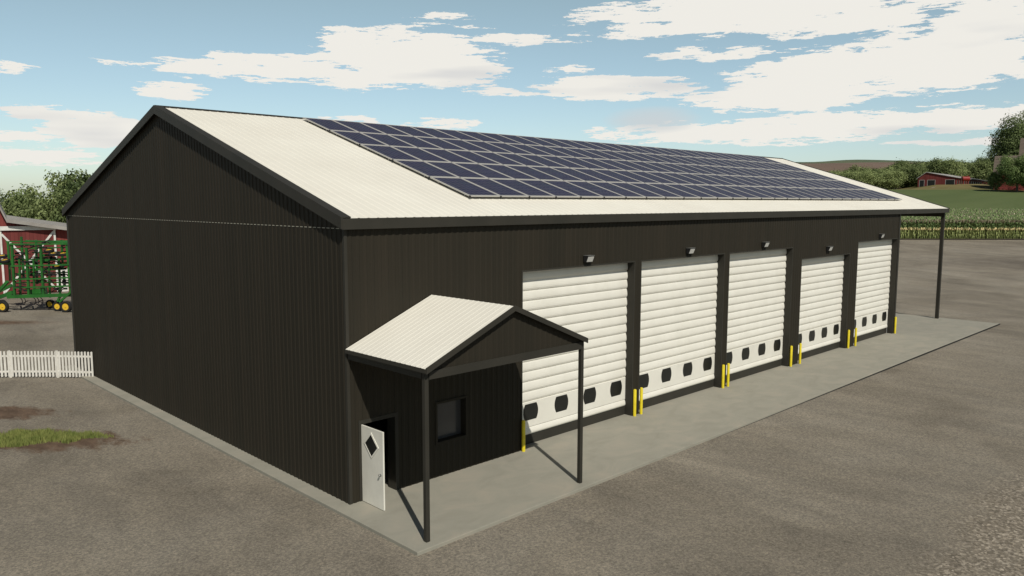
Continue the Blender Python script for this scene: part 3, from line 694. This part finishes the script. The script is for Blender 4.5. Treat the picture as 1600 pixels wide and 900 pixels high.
cbar(m, (20, 458), (-35, 478), -.6, .26); cbar(m, (18, 447), (-30, 470), .5, .22); cbar(m, (-2, 456), (12, 441), -.6, .2); cbar(m, (95, 461), (90, 472), -.9, .14); cbar(m, (93, 473), (112, 456), -1.25, .14)
cbar(m, (60, 452), (62, 465), 0, .8) ; cbar(m, (-30, 474), (-60, 474), 0, .2)
m.build('main_frame', MT['green'], cult)
# spring shanks: dark curved tines with points
rs = random.Random(5)
def newsh(): return MB()
for u, v in [(26, 397), (32, 402), (30, 412), (50, 385), (56, 393), (48, 410), (50, 418), (56, 412), (52, 428), (68, 380), (70, 388), (73, 378), (72, 420), (46, 425), (62, 440), (78, 440), (84, 430), (100, 440), (102, 452), (88, 452), (40, 455), (34, 450), (27, 405), (44, 436), (70, 426), (98, 430), (66, 432), (110, 388)]+[(rs.uniform(22, 112), rs.choice((384, 397, 404, 411, 421, 431, 443, 450, 455))) for _ in range(34)]:
    y0 = rs.choice((-.95, -.5, .2, .8)); x, _, z = cp(u, v, y0); sg = rs.choice((-1, 1))
    sh = MB(); sh.tube([(x, y0, z), (x+sg*.16, y0-.1, z+.07), (x+sg*.36, y0-.12, z+.05), (x+sg*.52, y0-.1, z-.06), (x+sg*.60, y0-.06, z-.05)], [.05, .045, .04, .035, .02], 6)
    sh.box(x-.12, x+.12, y0-.07, y0+.07, z-.07, z+.06); sh.build('spring_shank', MT['tyre'], cult)
for u in (31, 36, 52, 57, 63): MB().tube([cp(u, 466, .2), cp(u+3, 469, .1), cp(u+4, 473, 0), cp(u+1, 478, -.05)], [.03, .03, .03, .02], 6).build('spring_shank', MT['tyre'], cult)
for a, b in (((42, 390), (62, 384)), ((44, 428), (70, 424)), ((64, 443), (96, 438)), ((22, 443), (40, 446)), ((96, 395), (112, 392))): sh = MB(); cbar(sh, a, b, -.4, .06); sh.build('hydraulic_ram', MT['tyre'], cult)
def wheel(c_, r, w_, axis, name='wheel'):
    c_ = Vector(c_); ax = Vector(axis).normalized()
    t = MB(); prof = [(.60, -.8), (.9, -1), (1, -.75), (1, .75), (.9, 1), (.60, .8)]
    u = ax.cross(Vector((0, 0, 1))) if abs(ax.z) < .9 else ax.cross(Vector((0, 1, 0))); u.normalize(); v = ax.cross(u); n = 20
    vs = []
    for k in range(n):
        an = 2*math.pi*k/n; dd = u*math.cos(an)+v*math.sin(an)
        for rr, ww in prof: vs.append(c_+dd*r*rr+ax*ww*w_/2)
    P_ = len(prof); fs = [(k*P_+i, k*P_+(i+1) % P_, ((k+1) % n)*P_+(i+1) % P_, ((k+1) % n)*P_+i) for k in range(n) for i in range(P_)]
    o = t.add(vs, fs).build(name, MT['tyre'], cult, smooth=True)
    q_ = MB(); vs = []
    pr = [(.62, -.7), (.62, .7)]
    q_.tube([c_-ax*w_*.36, c_-ax*w_*.30, c_-ax*w_*.1, c_+ax*w_*.3], [r*.60, r*.52, r*.42, r*.60], 18); q_.tube([c_-ax*w_*.5, c_+ax*w_*.4], r*.15, 8)
    q_.build('rim', MT['rim'], o)
for u, v, r, y in ((5, 482.5, .41, -1.3), (90, 476, .36, -.7), (103, 475.5, .42, -1.3), (78, 466.5, .33, .9), (92, 466, .33, .9), (3, 471, .33, .8), (-40, 478, .42, -1), (130, 476, .40, -1.3)):
    x, _, z = cp(u, v, y); wheel((x, y, r), r, .26, (.12, 1, 0))
for u, v, r, y in ((76, 393, .34, .2), (84, 398, .36, -.5), (99, 398, .36, -.6), (101, 414, .38, .1), (90, 418, .36, -.6), (3, 402, .34, .2), (7, 409, .34, -.4)):
    x, _, z = cp(u, v, y); wheel((x, y, z), r, .22, (.05, .17, -1))

# ------------------------------------------------------------------ trees
def leaf_mat(name, dark, light, sc=.6):
    m = mat(name, light, .65, 0, .25); t = m.node_tree; b = t.nodes['Principled BSDF']
    tc = nd(t, 'ShaderNodeTexCoord'); n = nd(t, 'ShaderNodeTexNoise'); n.inputs['Scale'].default_value = sc; n.inputs['Detail'].default_value = 5; n.inputs['Roughness'].default_value = .7
    t.links.new(tc.outputs['Object'], n.inputs['Vector']); oi = nd(t, 'ShaderNodeObjectInfo')
    f = mth(t, 'ADD', n.outputs[0], mth(t, 'MULTIPLY', mth(t, 'SUBTRACT', oi.outputs['Random'], .5), .25))
    r = nd(t, 'ShaderNodeValToRGB'); r.color_ramp.elements[0].position = .33; r.color_ramp.elements[1].position = .68
    r.color_ramp.elements[0].color = (*dark, 1); r.color_ramp.elements[1].color = (*light, 1); t.links.new(f, r.inputs[0]); t.links.new(r.outputs[0], b.inputs['Base Color'])
    tr = nd(t, 'ShaderNodeBsdfTranslucent'); t.links.new(r.outputs[0], tr.inputs[0]); mx = nd(t, 'ShaderNodeMixShader'); mx.inputs[0].default_value = .25
    t.links.new(b.outputs[0], mx.inputs[1]); t.links.new(tr.outputs[0], mx.inputs[2]); t.links.new(mx.outputs[0], t.nodes['Material Output'].inputs[0])
    return m
MT['leaf'] = leaf_mat('tree_leaves', (.09, .125, .042), (.33, .39, .16))
MT['leafdark'] = leaf_mat('dark_tree_leaves', (.06, .09, .03), (.18, .235, .085))
MT['leaflight'] = leaf_mat('light_tree_leaves', (.10, .155, .05), (.27, .35, .13))
MT['bark'] = mat('bark', (.10, .08, .06), .9); noisecol(MT['bark'], (.07, .055, .04), (.15, .12, .09), (1, 1, .3), 4, 5)
def tree_mesh(seed, H, Wd, trunk=.22, n_clump=34, per=150, leaf=.34, flat=1.0):
    rg = np.random.RandomState(seed); rr = random.Random(seed)
    tk = MB(); tk.tube([(0, 0, -.6), (0, 0, .4), (rr.uniform(-.1, .1), rr.uniform(-.1, .1), H*trunk), (rr.uniform(-.4, .4), rr.uniform(-.4, .4), H*.6), (0, 0, H*.85)], [H*.035, H*.026, H*.021, H*.012, .03], 8)
    cz = H*(trunk+1)/2; hz = H*(1-trunk)/2; rx = Wd/2; clumps = []
    for i in range(n_clump):
        ph = math.acos(1-2*(i+.5)/n_clump); an = i*2.39996+rr.uniform(-.4, .4); q = rr.uniform(.55, .86)
        if i % 5 == 0: q = rr.uniform(.1, .5)
        s_ = math.sin(ph); prof = 1.0 if math.cos(ph) > -.3 else .9
        clumps.append((q*rx*s_*math.cos(an)*prof, q*rx*s_*math.sin(an)*prof, cz+q*hz*math.cos(ph), rr.uniform(.24, .42)*rx*(flat if flat > 1 else 1)))
    for c_ in clumps[::3]:
        tk.tube([(0, 0, H*rr.uniform(trunk*.8, .5)), (c_[0]*.5, c_[1]*.5, c_[2]*.85), (c_[0], c_[1], c_[2])], [H*.009, H*.006, .02], 5)
    P = []; NN = []
    for cx, cy, cz_, r in clumps:
        k = int(per*(r/(.36*rx))**2)
        v = rg.normal(size=(k, 3)); v /= np.linalg.norm(v, axis=1)[:, None]; rad = r*(rg.uniform(.35, 1, k)**.5)*(1+.22*rg.normal(size=k))
        P.append(np.array([cx, cy, cz_])+v*rad[:, None]*np.array([1, 1, .8])); NN.append(v+.45*rg.normal(size=(k, 3))+np.array([0, 0, .25]))
    P = np.concatenate(P); NN = np.concatenate(NN); n = len(P)
    a = np.cross(NN, rg.normal(size=(n, 3))); a /= np.linalg.norm(a, axis=1)[:, None]; b = np.cross(NN, a); b /= np.linalg.norm(b, axis=1)[:, None]
    L_ = leaf*rg.uniform(.6, 1.3, n)[:, None]
    V = np.stack([P-a*L_*.5, P+b*L_*.38, P+a*L_*.5, P-b*L_*.38+np.cross(a, b)*L_*.12], 1).reshape(-1, 3)
    me = bpy.data.meshes.new('crown'); me.vertices.add(4*n); me.vertices.foreach_set('co', V.ravel()); me.loops.add(4*n); me.loops.foreach_set('vertex_index', np.arange(4*n, dtype=np.int32))
    me.polygons.add(n); me.polygons.foreach_set('loop_start', np.arange(0, 4*n, 4, dtype=np.int32)); me.update(calc_edges=True); me.validate()
    tm = bpy.data.meshes.new('trunk'); tm.from_pydata(tk.v, [], tk.f); tm.update(); tm.materials.append(MT['bark'])
    return me, tm
BASE_T = [tree_mesh(11, 10, 8.5), tree_mesh(23, 10, 7.5), tree_mesh(37, 10, 9.5, .18), tree_mesh(53, 10, 8, .25), tree_mesh(61, 10, 9, .04, 40, 170, .40), tree_mesh(71, 10, 8.5, .05, 40, 190, .42), tree_mesh(83, 10, 9, .09, 26, 900, .26), tree_mesh(91, 10, 9, .05, 17, 300, .42, 1.5), tree_mesh(97, 10, 8.5, .05, 15, 320, .42, 1.6), tree_mesh(103, 10, 9.5, .06, 26, 1000, .27, 1.25)]
def tree(loc, h, w_, var, m, label, group=None, rot=0, name='tree', cat='tree', lift=0):
    cm, tm = BASE_T[var]; base_w = (8.5, 7.5, 9.5, 8, 9, 8.5, 9, 9, 8.5, 9.5)[var]; h *= 1.08
    t = thing(name, label, cat, loc, (0, 0, rot), group)
    me = cm.copy(); me.materials.clear(); me.materials.append(m)
    c = bpy.data.objects.new('crown', me); scn.collection.objects.link(c); c.parent = t; c.scale = (w_/base_w, w_/base_w, h/10)
    k = bpy.data.objects.new('trunk', tm); scn.collection.objects.link(k); k.parent = t; k.scale = (w_/base_w, w_/base_w, h/10)
    return t
def gz(s, d): return height(s, d)
rt = random.Random(9)
# left woods beyond the barn
LT = [(-73.5, 108, 9.1, 7), (-70, 112, 9.4, 7), (-66.6, 108, 9.0, 6.5), (-62.6, 112, 12.1, 7), (-59.5, 108, 12.0, 7), (-56.2, 113, 13.4, 7.5), (-67.5, 104, 8, 6), (-62, 103, 9, 6.5), (-79, 110, 9.5, 8), (-85, 112, 10.5, 8), (-72.5, 104, 7.5, 6), (-57, 103, 9.5, 6.5)]
for i, (s, d, h, w_) in enumerate(sorted(LT)):
    tree(land(s, d, gz(s, d)), h*1.04, w_*1.1, 4+i % 2, MT['leaf'] if i % 3 else MT['leafdark'], f'leafy tree, {ORD[i]} from the left in the woods behind the red barn', 'trees behind the red barn', rt.uniform(0, 6))
# right-hand woods
RT = []
for i in range(30):
    px = 1285+i*10.2+rt.uniform(-3, 3); d = rt.uniform(372, 392) if i % 2 else rt.uniform(392, 412)
    s = (px-800)/1213*d
    topv = 270 if px < 1330 else 266 if px < 1385 else 256 if px < 1440 else 254 if px < 1490 else 258 if px < 1518 else 249
    topv += rt.uniform(-2.5, 4)
    z = gz(s, d); h = 8.1+(316-topv)*d/1213*1.0-z
    RT.append((s, d, h, rt.uniform(10, 14)))
for i, (s, d, h, w_) in enumerate(RT):
    lab = (ORD[i] if i < 28 else ['twenty-ninth', 'thirtieth'][i-28])
    tree(land(s, d, gz(s, d)), h*random.uniform(.97, 1.07), w_, 7+i % 2, MT['leaf'] if i % 4 else MT['leafdark'], f'bushy green tree, {lab} from the left in the woods behind the long red shed', 'trees in the woods behind the long red shed', rt.uniform(0, 6))
for i, (px, d, tv) in enumerate([(1300, 352, 276), (1322, 356, 272), (1345, 350, 270), (1366, 352, 272), (1388, 350, 268), (1408, 356, 263), (1425, 352, 262)]):
    s = (px-800)/1213*d; z = gz(s, d); tree(land(s, d, z), 8.1+(316-tv)*d/1213-z, 10.5, 7+i % 2, MT['leaf'], f'low round tree, {ORD[i]} from the left before the brown hill', 'front row trees left of the long red shed', rt.uniform(0, 6))
# trees by the far barns at the right edge
def ptree(px, topv, d, w_, var, m, label, name='tree', cat='tree', rot=0):
    s = (px-800)/1213*d; z = gz(s, d); return tree(land(s, d, z), 8.1+(316-topv)*d/1213-z, w_, var, m, label, None, rot, name, cat)
ptree(1583, 196, 336, 20, 9, MT['leafdark'], 'tallest dark tree standing against the sky behind the far brown barn')
ptree(1612, 186, 342, 20, 9, MT['leaf'], 'tall green tree at the far right edge behind the brown barn')
ptree(1583, 243, 288, 15.0, 6, MT['leaflight'], 'light green broad tree with bare trunk in front of the far brown barn', rot=1)
ptree(1609, 240, 286, 15, 6, MT['leaflight'], 'light green tree at the right edge in front of the far brown barn')
bs = ptree(1549, 268, 292, 6.5, 4, MT['leafdark'], 'dark low bush beside the light green tree near the far brown barn', 'bush', 'bush')
ptree(1601, 282, 289, 4, 5, MT['leafdark'], 'small dark bush at the foot of the far right trees', 'bush', 'bush')

# ------------------------------------------------------------------ far barns and long shed
def gambrel(name, label, s, d, wid, zb, ze, zt, length, knee=.28):
    g = thing(name, label, 'barn', land(s, d, zb), (0, 0, math.atan2(DR.y, DR.x)))
    e, t_ = ze-zb, zt-zb; kz = e+(t_-e)*.62; kx = wid*knee
    poly = [(-wid/2, -2), (-wid/2, e), (-kx, kz), (0, t_), (kx, kz), (wid/2, e), (wid/2, -2)]
    MB().prism(poly, 'y', 0, length).build('wall', MT['redpale'], g)
    o = [(-wid/2-.5, e-.6), (-kx-.15, kz+.1), (0, t_+.2), (kx+.15, kz+.1), (wid/2+.5, e-.6)]
    for (x0, z0), (x1, z1) in zip(o, o[1:]):
        MB().add([(x0, -.5, z0), (x1, -.5, z1), (x1, length+.5, z1), (x0, length+.5, z0), (x0, -.5, z0-.25), (x1, -.5, z1-.25), (x1, length+.5, z1-.25), (x0, length+.5, z0-.25)], [(0,1,2,3),(4,5,6,7),(0,1,5,4),(1,2,6,5),(2,3,7,6),(3,0,4,7)]).build('roof', MT['brownroof'], g)
    return g
def broof(name, label, s, d, zb, rows, wid, ang):
    """barn whose long roof side faces the viewer: rows = (y back, z) profile of the near half"""
    g = thing(name, label, 'barn', land(s, d, zb), (0, 0, math.atan2(DR.y, DR.x)+ang)); prof = [(0, 0)]+rows; n = len(prof)
    back = [(2*rows[-1][0]-y, z) for y, z in reversed(prof[:-1])]
    MB().prism([(y, z-.05 if i else -2) for i, (y, z) in enumerate(prof)]+[(y, z-.05) for y, z in back[:-1]]+[(back[-1][0], -2)], 'x', 0, wid).build('wall', MT['redpale'], g)
    full = rows+back[:-1]
    for (y0, z0), (y1, z1) in zip(full, full[1:]):
        MB().add([(-.5, y0, z0+.1), (wid+.5, y0, z0+.1), (wid+.5, y1, z1+.1), (-.5, y1, z1+.1), (-.5, y0, z0-.1), (wid+.5, y0, z0-.1), (wid+.5, y1, z1-.1), (-.5, y1, z1-.1)], [(0,1,2,3),(4,5,6,7),(0,1,5,4),(1,2,6,5),(2,3,7,6),(3,0,4,7)]).build('roof', MT['brownroof'], g)
    return g
broof('far_barn', 'brown roofed red barn half hidden behind the light green trees', 186.3, 303, 13.3, [(0, 5.0), (4.2, 10.9), (9, 12.8)], 24, R(-34))
broof('far_barn', 'taller brown roofed red barn at the far right edge behind the trees', 201.0, 311, 13.8, [(0, 9), (5.0, 17.8), (10, 20.0)], 26, R(-34))
# long low shed
MT['tinroof'] = mat('grey_tin_roof', (.25, .24, .235), .7); noisecol(MT['tinroof'], (.30, .29, .28), (.44, .43, .41), (.5, .5, 1), 1, 5)
gdir = DR*.755-DF*.655
ls = thing('long_shed', 'long low red shed with grey roof on the grassy knoll before the woods', 'shed', land(177.0, 335, 14.4), (0, 0, math.atan2(gdir.y, gdir.x)))
LEN = 125
m = MB()
m.box(-3.2, -2.6, 0, .3, -2, 3.6); m.box(-.6, .5, 0, .3, -2, 3.1); m.box(3.6, 7.4, 0, .3, -2, 3.1); m.box(10.9, 11.5, 0, .3, -2, 3.1)
m.prism([(-3.2, 3.1), (-3.2, 3.75), (0, 6.1), (11.5, 3.75), (11.5, 3.1)], 'y', 0, .3); m.build('wall', MT['redwood'], ls)
m = MB(); m.box(11.3, 11.5, .3, LEN, -3, 1.0); m.box(11.3, 11.5, .3, LEN, 2.9, 3.7)
y = .3
while y < LEN-3: m.box(11.3, 11.5, y, y+.9, 1.0, 2.9); y += 4.6
m.build('long_wall', MT['redpale'], ls)
m = MB(); m.box(11.15, 11.25, .4, LEN, 1.0, 2.9); m.build('window_band', MT['pane'], ls)
m = MB()
for a, b in ((-2.6, -.6), (.5, 3.6), (7.4, 10.9)): m.box(a, a+.15, -.05, .0, -1, 3.1); m.box(b-.15, b, -.05, 0, -1, 3.1); m.box(a+.15, b-.15, -.05, 0, 2.95, 3.1)
m.build('door_trim', MT['tinroof'], ls)
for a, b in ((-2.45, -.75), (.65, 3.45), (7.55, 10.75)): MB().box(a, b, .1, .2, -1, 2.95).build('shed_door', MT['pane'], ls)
MB().prism([(-3.7, 3.55), (0, 6.25), (12.1, 3.72), (12.1, 3.9), (0, 6.45), (-3.7, 3.75)], 'y', -.4, LEN+.4).build('roof', MT['tinroof'], ls)
# red fuel tank on legs and pole
MT['redtank'] = mat('red_tank_paint', (.26, .02, .018), .4, 0, .5)
tk = thing('fuel_tank', 'bright red cylindrical fuel tank on legs in front of the long red shed', 'tank', land(191.5, 331, gz(191.5, 331)), (0, 0, math.atan2(DR.y, DR.x)))
MB().tube([(-1.55, 0, 2.2), (-1.45, 0, 2.2), (1.45, 0, 2.2), (1.55, 0, 2.2)], [.8, .98, .98, .8], 20).build('tank_body', MT['redtank'], tk, smooth=False)
for x in (-1.0, 1.0):
    m = MB(); m.bar((x, -.5, -.2), (x, -.35, 1.5), .12); m.bar((x, .5, -.2), (x, .35, 1.5), .12); m.build('leg', MT['redtank'], tk)
MB().tube([(1.0, 0, 3.1), (1.0, 0, 3.7)], .12, 8).build('filler_pipe', MT['redtank'], tk)
pl = MB(); pl.tube([(0, 0, -.3), (0, 0, 5.0)], [.11, .08], 8); o = pl.build('utility_pole', MT['bark'], None, land(188.2, 328, gz(188.2, 328))); tag(o, 'thin dark pole standing left of the red fuel tank', 'pole')

# ------------------------------------------------------------------ corn
MT['corn'] = leaf_mat('corn_leaf', (.11, .175, .065), (.24, .32, .13), .8)
MT['cornstalk'] = mat('corn_stalk', (.25, .26, .08), .7); noisecol(MT['cornstalk'], (.16, .22, .07), (.40, .41, .16), (1, 1, .5), 1.5, 4)
MT['tassel'] = mat('corn_tassel', (.52, .45, .34), .8)
MT['ear'] = mat('corn_ear', (.78, .64, .34), .7)
def corn_geo(rr, full=True):
    """lists per material: stalk, leaf, tassel, ear"""
    H = rr.uniform(2.65, 2.95); st = MB(); lf = MB(); ts = MB(); er = MB()
    st.tube([(0, 0, 0), (rr.uniform(-.03, .03), rr.uniform(-.03, .03), H*.85)], [.028, .016], 4, cap=False)
    a0 = rr.uniform(0, math.pi)
    for k in range(10 if full else 6):
        z = (.35+k*.26) if full else (1.3+k*.28); an = a0+math.pi*(k % 2)+rr.uniform(-.5, .5); ln = rr.uniform(.45, .75); c, s = math.cos(an), math.sin(an); wd = .07 if full else .075
        tgt = st if (full and k < 4) else lf
        p = [(0, 0), (ln*.5, .28), (ln, .05)] if k > 3 or not full else [(0, 0), (ln*.28, .1), (ln*.42, -.30)]
        vs = []
        for j, (r_, dz) in enumerate(p):
            ww = wd*(1, 1, .15)[j]; vs += [(c*r_-s*ww, s*r_+c*ww, z+dz), (c*r_+s*ww, s*r_-c*ww, z+dz)]
        tgt.add(vs, [(0, 1, 3, 2), (2, 3, 5, 4)])
    for k in range(5):
        an = k*1.26+rr.uniform(-.3, .3); c, s = math.cos(an), math.sin(an); t0 = H*.88
        ts.add([(-s*.07, c*.07, t0-.05), (s*.07, -c*.07, t0-.05), (c*.26+s*.06, s*.26-c*.06, t0+.38), (c*.26-s*.06, s*.26+c*.06, t0+.38)], [(0, 1, 2, 3)])
    if full:
        an = rr.uniform(0, 6.28); er.tube([(math.cos(an)*.04, math.sin(an)*.04, 1.35), (math.cos(an)*.10, math.sin(an)*.10, 1.5), (math.cos(an)*.13, math.sin(an)*.13, 1.66)], [.07, .11, .05], 5); er.tube([(-math.cos(an)*.04, math.sin(an)*.05, 1.3), (-math.cos(an)*.16, math.sin(an)*.1, 1.5)], [.07, .05], 5)
    return st, lf, ts, er
def multi_mesh(name, groups):
    me = bpy.data.meshes.new(name); V = []; Fc = []; MI = []
    for i, (m_, vs, fs) in enumerate(groups):
        me.materials.append(m_); o = len(V); V += vs; Fc += [tuple(j+o for j in f) for f in fs]; MI += [i]*len(fs)
    me.from_pydata(V, [], Fc); me.polygons.foreach_set('material_index', MI); me.update(); return me
rc = random.Random(4); CM = []
for k in range(6):
    st, lf, ts, er = corn_geo(rc, True); CM.append(multi_mesh('corn_plant', [(MT['cornstalk'], st.v, st.f), (MT['corn'], lf.v, lf.f), (MT['tassel'], ts.v, ts.f), (MT['ear'], er.v, er.f)]))
cnt = 0
for row in range(2):
    for i in range(150):
        s = 54.5+i*.19+rc.uniform(-.04, .04); d = 115.2+row*.55+rc.uniform(-.06, .06)
        o = bpy.data.objects.new('corn_plant', CM[rc.randrange(6)]); scn.collection.objects.link(o); o.location = land(s, d, height(s, d)); o.rotation_euler = (rc.uniform(-.05, .05), rc.uniform(-.05, .05), rc.uniform(0, 6.28))
        tag(o, 'tall tasselled corn plant in the front rows at the gravel edge of the corn field', 'corn plant', 'corn plants along the front edge of the field')
# the rest of the field
tmpl = []
for k in range(8):
    g = corn_geo(rc, False); tmpl.append([(np.array(b.v), b.f) for b in g[:3]])
AV = []; AF = []; AM = []; off = 0
def place_corn(s, d, full=None):
    global off
    z0 = height(s, d); w0 = land(s, d, z0); an = rc.uniform(0, 6.28); c, sn = math.cos(an), math.sin(an); sc = rc.uniform(.92, 1.06); tp = tmpl[rc.randrange(8)] if full is None else full
    for mi, (v, f) in enumerate(tp):
        if len(v) == 0: continue
        q = np.empty_like(v); q[:, 0] = v[:, 0]*c-v[:, 1]*sn+w0.x; q[:, 1] = v[:, 0]*sn+v[:, 1]*c+w0.y; q[:, 2] = v[:, 2]*sc+z0
        AV.append(q); AF.extend([tuple(j+off for j in ff) for ff in f]); AM.extend([mi]*len(f)); off += len(v)
ftm = []
for k in range(5):
    g = corn_geo(rc, True); ftm.append([(np.array(b.v), b.f) for b in g])
for row in range(1, 3):
    for i in range(60):
        place_corn(83.0+i*.19+rc.uniform(-.04, .04), 115.2+(row-1)*.55+rc.uniform(-.06, .06), ftm[rc.randrange(5)])
    for i in range(20):
        place_corn(54.3-i*.19, 115.2+(row-1)*.55, ftm[rc.randrange(5)])
d = 116.3
while d < 166:
    k0 = 50+(d-115)*.42; k1 = 92+(d-115)*.75; s = k0
    while s < k1:
        place_corn(s+rc.uniform(-.08, .08), d+rc.uniform(-.12, .12)); s += .30+(d-116)*.006
    d += .72+(d-116)*.008
me = bpy.data.meshes.new('corn_field'); me.from_pydata(np.concatenate(AV).tolist(), [], AF)
for k in ('cornstalk', 'corn', 'tassel', 'ear'): me.materials.append(MT[k])
me.polygons.foreach_set('material_index', AM); me.update()
o = bpy.data.objects.new('corn_field', me); scn.collection.objects.link(o); tag(o, 'dense tasselled corn field stretching back behind its front rows', 'corn field', kind='stuff')
